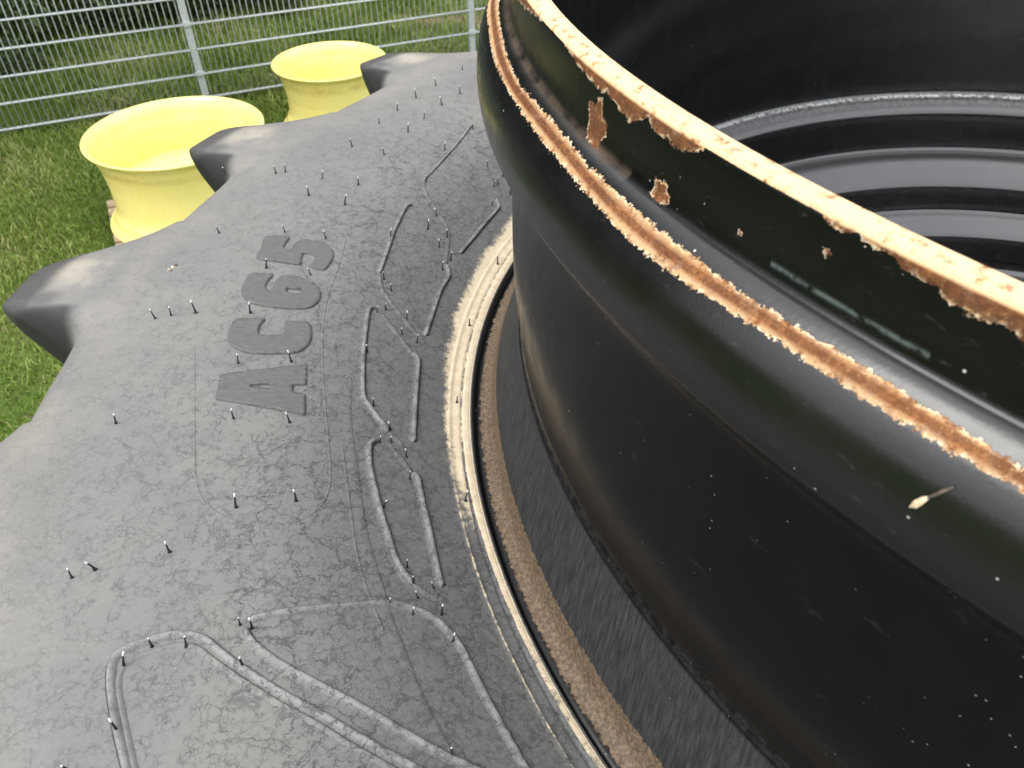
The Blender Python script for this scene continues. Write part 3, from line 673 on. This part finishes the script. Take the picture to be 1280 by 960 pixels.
# ------------------------------------------------------------------ ground
def mat_soil():
    n = N('grass_ground'); P = n.objco()
    g = n.mix(n.ss(n.noise(P, 1.3, 5, .6), .35, .65), (.055, .095, .016), (.10, .14, .032))
    g = n.mix(n.ss(n.noise(P, 14, 5, .7), .5, .75), g, (.11, .10, .045))
    g = n.mix(n.math('MULTIPLY', n.attr('bare'), n.ss(n.noise(P, 5, 5, .7), .30, .6)), g, (.30, .20, .13))
    return n.out(g, .95, n.bump(n.noise(P, 60, 4), .8, .02), spec=.1)
gx = np.concatenate([[-200, -80, -30, -15], np.arange(-9, 7.01, .12), [12, 25, 60, 200]]); gy = np.concatenate([[-200, -60, -20, -8], np.arange(-4, 15.01, .12), [20, 40, 90, 300]])
def ground_z(x, y): return .02*np.sin(x*1.7+y*.6)+.015*np.sin(y*2.3-x)
def pix_ground(px, py, z=0.0):
    v = ray(px, py); t = (H-z)/(-v[2]); return -CX*S+v[0]*t, -CY*S+v[1]*t
BARE = [(pix_ground(75, 83), (.55, .20), 1.0), (pix_ground(165, 98), (.35, .2), .5), (pix_ground(22, 92), (.3, .15), .5), (pix_ground(565, 27), (1.0, .3), .95), (pix_ground(500, 35), (.7, .2), .5), (pix_ground(18, 400), (.25, .25), .35), (pix_ground(205, 25), (.5, .3), .35)]
def bare(x, y):
    b = np.zeros_like(x)
    for (c, s_, k) in BARE: b = np.maximum(b, k*np.exp(-((x-c[0])/s_[0])**2-((y-c[1])/s_[1])**2))
    return b
X, Y = np.meshgrid(gx, gy, indexing='ij')
V = np.stack([X, Y, ground_z(X, Y)], -1).reshape(-1, 3)
g = obj('ground', V, grid_faces(len(gx), len(gy)), mat_soil(), attrs=dict(bare=bare(X, Y))); tag(g, kind='structure')
# grass blades over the part of the lawn that can be seen
def blades(name, nb, x0, x1, y0, y1, h0, h1, wd, mat, reject=None):
    x = rng.uniform(x0, x1, nb); y = rng.uniform(y0, y1, nb)
    keep = rng.random(nb) > bare(x, y)*.9
    if reject is not None: keep &= ~reject(x, y)
    x = x[keep]; y = y[keep]; n = len(x); z = ground_z(x, y)
    patch = .5+.5*np.sin(x*3.1+1.2*np.sin(y*2.3))*np.cos(y*2.7+x)
    h = rng.uniform(h0, h1, n)*(.65+.6*patch); a = rng.uniform(0, 2*math.pi, n); w_ = wd*rng.uniform(.7, 1.3, n)
    lx = rng.normal(0, .55, n)*h; ly = rng.normal(0, .55, n)*h
    c, s_ = np.cos(a)*w_, np.sin(a)*w_
    V = np.stack([np.stack([x-c, y-s_, z-.005], 1), np.stack([x+c, y+s_, z-.005], 1), np.stack([x+lx*.4+c*.7, y+ly*.4+s_*.7, z+h*.6], 1), np.stack([x+lx*.4-c*.7, y+ly*.4-s_*.7, z+h*.6], 1), np.stack([x+lx, y+ly, z+h*.95], 1)], 1).reshape(-1, 3)
    b = np.arange(n)*5
    F = np.concatenate([np.stack([b, b+1, b+2], 1), np.stack([b, b+2, b+3], 1), np.stack([b+3, b+2, b+4], 1)])
    t = np.clip(patch*.5+rng.normal(.25, .22, n), 0, 1)
    o = obj(name, V, F, mat, smooth_=False, attrs=dict(tint=np.repeat(t, 5))); tag(o, kind='stuff'); return o
n_ = N('grass_blade'); t_ = n_.attr('tint')
c_ = n_.ramp(t_, [(0, (.075, .135, .018)), (.4, (.150, .235, .036)), (.75, (.24, .31, .070)), (1, (.38, .36, .16))])
M_GRASS = n_.out(c_, .6, spec=.25)
under = lambda x, y: (np.hypot(x, y) < .95)
tag(blades('lawn_grass', 230000, -6.5, 1.2, 1.2, 8.2, .022, .055, .0038, M_GRASS, under), 'short green lawn between the tyre and the fence', 'grass')
tag(blades('far_grass', 120000, -9, 3, 6.2, 13, .05, .12, .006, M_GRASS), 'green grass growing behind the wire fence', 'grass')

# ------------------------------------------------------------------ fence
M_GALV = mat_simple('galvanised_steel', (.42, .46, .45), (.55, .59, .57), .5, 40, .1)
vp = ray(3650, -427); fd = np.array([vp[0], vp[1]]); fd /= np.hypot(*fd); fn = np.array([-fd[1], fd[0]])
p1 = np.array(pix_ground(258, 121.5, .06))
fence = empty('mesh_fence', (p1[0], p1[1], 0)); fence.rotation_euler.z = math.atan2(fd[1], fd[0])
tag(fence, 'galvanised double-bar wire mesh fence with slim posts across the back', 'fence')
def boxmesh(name, sx, sy, sz, mat, bev=.0):
    bm = bmesh.new(); bmesh.ops.create_cube(bm, size=1)
    for v_ in bm.verts: v_.co = Vector((v_.co.x*sx, v_.co.y*sy, v_.co.z*sz))
    if bev: bmesh.ops.bevel(bm, geom=bm.edges[:], offset=bev, segments=2, affect='EDGES', profile=.5)
    me = bpy.data.meshes.new(name); bm.to_mesh(me); bm.free(); me.materials.append(mat); return me
def rodmesh(name, r, L, mat, axis='z', k=6):
    bm = bmesh.new(); bmesh.ops.create_cone(bm, cap_ends=True, segments=k, radius1=r, radius2=r, depth=L)
    if axis == 'x': bmesh.ops.rotate(bm, verts=bm.verts, matrix=Matrix.Rotation(math.pi/2, 3, 'Y'))
    me = bpy.data.meshes.new(name); bm.to_mesh(me); bm.free()
    for p in me.polygons: p.use_smooth = True
    me.materials.append(mat); return me
FH = 1.63
m_post = boxmesh('post', .06, .045, 1.75, M_GALV, .004); m_cap = boxmesh('cap', .066, .05, .02, M_GALV, .004); m_clip = boxmesh('clip', .075, .016, .035, M_GALV, .003)
m_wire = rodmesh('upright_wire', .0046, FH+.03, M_GALV); m_bar = rodmesh('cross_bar', .0072, 2.44, M_GALV, 'x')
posts = range(-2, 3)
for k in posts:
    p = link('post', m_post, fence, (k*2.5, .035, .875)); c = link('cap', m_cap, p, (0, 0, .885))
    for zz in (.26, .66, 1.06, 1.46): link('clip', m_clip, p, (0, -.031, zz-.875))
for k in range(-2, 2):
    for j in range(9):
        for s_ in (-.0096, .0096):
            link('cross_bar', m_bar, fence, (k*2.5+1.25, s_, .06+.2*j))
wn = 0
for i in range(-100, 101):
    x = i*.05
    if abs(x/2.5-round(x/2.5))*2.5 < .02: continue
    link('upright_wire', m_wire, fence, (x, 0, .045+FH/2))

# ------------------------------------------------------------------ yellow rims
def mat_yellow():
    n = N('yellow_paint'); P = n.objco()
    c = n.mix(n.ss(n.noise(P, 6, 4, .6), .35, .7), (.95, .81, .25), (.95, .84, .30))
    sc = n.math('MULTIPLY', n.ss(n.noise(P, 26, 5, .8), .70, .76), .4)
    c = n.mix(sc, c, (.30, .21, .09))
    c = n.mix(n.math('MULTIPLY', n.attr('film_sheen'), n.ss(n.noise(P, 12, 4, .7), .35, .65)), c, (.55, .36, .08))
    return n.out(c, n.lin(n.noise(P, 20, 3), .3, .7, .2, .32), n.bump(n.noise(P, 90, 2), .1, .001), spec=.5)
M_YEL = mat_yellow()
def yellow_rim(cx, cy, R, Hh, z0, label):
    t = empty('yellow_wheel_rim', (cx, cy, z0)); tag(t, label, 'wheel rim', 'spare yellow wheel rims on the lawn')
    def lathe(name, pr, film_sheen=0.0):
        P = np.array(pr); th = np.radians(np.arange(0, 360, 2.5)); n = len(P)
        V = np.stack([P[None, :, 0]*np.cos(th)[:, None], P[None, :, 0]*np.sin(th)[:, None], np.broadcast_to(P[None, :, 1], (len(th), n))], -1).reshape(-1, 3)
        fl = np.broadcast_to(np.exp(-((P[:, 1]-Hh*.80)/.03)**2)[None, :]*film_sheen, (len(th), n))
        return obj(name, V, grid_faces(len(th), n, wrap_u=True), M_YEL, t, attrs=dict(film_sheen=fl))
    o = R; a = .012
    out = catmull([(o-.10, .012), (o-.03, .004), (o, .0), (o+.002, .012), (o-.022, .030), (o-.036, .05), (o-.045, .08), (o-.060, .105), (o-.070, .15), (o-.072, Hh*.45), (o-.070, Hh-.24), (o-.060, Hh-.15), (o-.048, Hh-.10), (o-.040, Hh-.06), (o-.024, Hh-.035), (o-.002, Hh-.02), (o+.003, Hh-.006), (o-.004, Hh)], 4)
    inn = catmull([(o-.004, Hh), (o-.014, Hh-.004), (o-.030, Hh-.018), (o-.050, Hh-.05), (o-.062, Hh-.10), (o-.074, Hh-.15), (o-.083, Hh-.24), (o-.085, Hh*.45), (o-.083, .15), (o-.073, .105), (o-.058, .08), (o-.05, .04), (o-.04, .012)], 4)
    lathe('barrel', out[::-1], .5); lathe('inner_wall', inn[::-1])
    # centre disc with hub hole and lugs
    lathe('wheel_disc', catmull([(o-.086, Hh*.42), (o-.19, Hh*.40), (o-.24, Hh*.34), (.16, Hh*.34), (.11, Hh*.35)], 4))
    for k in range(8):
        an = k*math.pi/4; m = bmesh.new(); bmesh.ops.create_cone(m, cap_ends=True, segments=10, radius1=.022, radius2=.022, depth=.03)
        me = bpy.data.meshes.new('bolt_boss'); m.to_mesh(me); m.free(); me.materials.append(M_YEL); link('bolt_boss', me, t, ((o-.28)*math.cos(an), (o-.28)*math.sin(an), Hh*.34+.012))
    return t
def cam_xy(u, v_): return -CX*S+u, -CY*S+v_
hy = 2.68-.62
x_, y_ = cam_xy(-1.0286*hy, 2.338*hy)
yellow_rim(x_, y_, .268*hy, .56, .06, 'larger bright yellow wheel rim lying flat on a wooden pallet')
hy2 = 2.68-.50
x_, y_ = cam_xy(-.6517*hy2, 2.936*hy2)
yellow_rim(x_, y_, .2056*hy2, .50, .0, 'smaller yellow wheel rim lying on the grass close to the fence')

# ------------------------------------------------------------------ pallet under the first rim
M_WOOD = mat_simple('weathered_wood', (.30, .22, .145), (.44, .34, .24), .85, 30)
bx0, by0 = pix_ground(133, 252, .05)
pallet = empty('wooden_pallet', (bx0, by0, 0)); qx, qy = pix_ground(147, 320, .05); pallet.rotation_euler.z = math.atan2(qy-by0, qx-bx0)+math.pi/2
tag(pallet, 'low weathered wooden pallet on the grass under the larger yellow rim', 'pallet')
m_board = boxmesh('deck_board', 1.0, .098, .022, M_WOOD, .003); m_run = boxmesh('bearer', .09, 1.0, .035, M_WOOD, .003)
for j in range(8): link('deck_board', m_board, pallet, (.50, -.05-.128*j, .047))
for j in range(3): link('bearer', m_run, pallet, (.06+.44*j, -.5, .0165))

# ------------------------------------------------------------------ hedge and shrubs beyond the fence
M_LEAF = [mat_leaf('shrub_leaf', (.028, .050, .016), (.105, .150, .045)), mat_leaf('pale_shrub_leaf', (.045, .075, .03), (.15, .20, .08))]
M_BARK = mat_simple('bark', (.05, .04, .03), (.10, .08, .06), .9, 20)
def shrub(name, x, y, w_, h, nl, mt, label, group):
    t = empty(name, (x, y, 0)); tag(t, label, 'tree' if h > 5 else 'shrub', group)
    nc = 26 if h < 5 else 60; C3 = np.stack([rng.normal(0, w_*.36, nc), rng.normal(0, w_*.30, nc), rng.uniform(.08, 1, nc)*h], 1)
    rad = rng.uniform(.14, .30, nc)*w_
    i = rng.integers(0, nc, nl); d = rng.normal(0, 1, (nl, 3)); d /= np.linalg.norm(d, axis=1)[:, None]
    c = C3[i]+d*(rad[i]*rng.uniform(.5, 1.05, nl))[:, None]; c[:, 2] = np.clip(c[:, 2], .02, None)
    u = rng.normal(0, 1, (nl, 3)); u /= np.linalg.norm(u, axis=1)[:, None]; v_ = np.cross(u, d+rng.normal(0, .4, (nl, 3))); v_ /= np.linalg.norm(v_, axis=1)[:, None]
    L = rng.uniform(.025, .05, nl)[:, None]*(1 if h < 3 else 4.0)
    V = np.stack([c-u*L, c+v_*L*.45, c+u*L, c-v_*L*.45], 1).reshape(-1, 3); b = np.arange(nl)*4
    F = np.stack([b, b+1, b+2, b+3], 1)
    obj('crown', V, F, mt, t, smooth_=False, attrs=dict(tint=np.repeat(np.clip(rng.normal(.4, .25, nl), 0, 1), 4)))
    for k in range(5):
        a = rng.uniform(0, 6.28); e = C3[rng.integers(nc)]
        blob('stem' if h < 5 else 'trunk', [(0, 0, 0), (e[0]*.3, e[1]*.3, e[2]*.45), tuple(e)], [.02, .014, .006] if h < 5 else [.16, .10, .04], M_BARK, t, 6)
    return t
fdir = np.array([fd[0], fd[1]])
lab = ['dark leafy shrub behind the left end of the fence', 'dark bushy shrub behind the fence, second from the left', 'dark shrub behind the fence above the larger yellow rim', 'dark green shrub behind the fence post', 'green shrub behind the fence between the two yellow rims', 'green shrub behind the fence above the smaller yellow rim', 'pale green shrub behind the fence left of the black flange', 'pale shrub behind the fence at the right post']
for i in range(8):
    s_ = -2.9+i*1.05
    off = 2.0+.22*i+rng.uniform(-.15, .15)
    q = p1+fdir*s_+fn*off
    shrub('shrub', q[0], q[1], rng.uniform(1.1, 1.4), rng.uniform(1.2, 1.7), 9000, M_LEAF[0 if i < 5 else 1], lab[i], 'shrubs behind the fence')
TREES = [(-5.5, 5.2), (-3.2, 6.2), (-.9, 5.6), (1.4, 6.4), (3.8, 5.6), (6.2, 6.3), (8.8, 5.8)]
TL = ['far left end', 'second from the left', 'third from the left', 'middle of the row', 'third from the right', 'second from the right', 'far right end']
for i, (a, b) in enumerate(TREES):
    q = p1+fdir*a+fn*b
    shrub('leafy_tree', q[0], q[1], 3.6, rng.uniform(9.5, 12), 20000, M_LEAF[i % 2], 'tall dense leafy tree beyond the fence, '+TL[i], 'tall trees beyond the fence')
for i, (x, y) in enumerate(((-9.5, 6.0), (-10.5, 3.2))):
    shrub('leafy_tree', x, y, 3.8, rng.uniform(9, 11.5), 20000, M_LEAF[i % 2], 'tall dense leafy tree along the left side of the yard, '+('nearest the fence corner', 'second from the fence corner', 'third from the fence corner', 'farthest from the fence')[i], 'tall trees left of the yard')
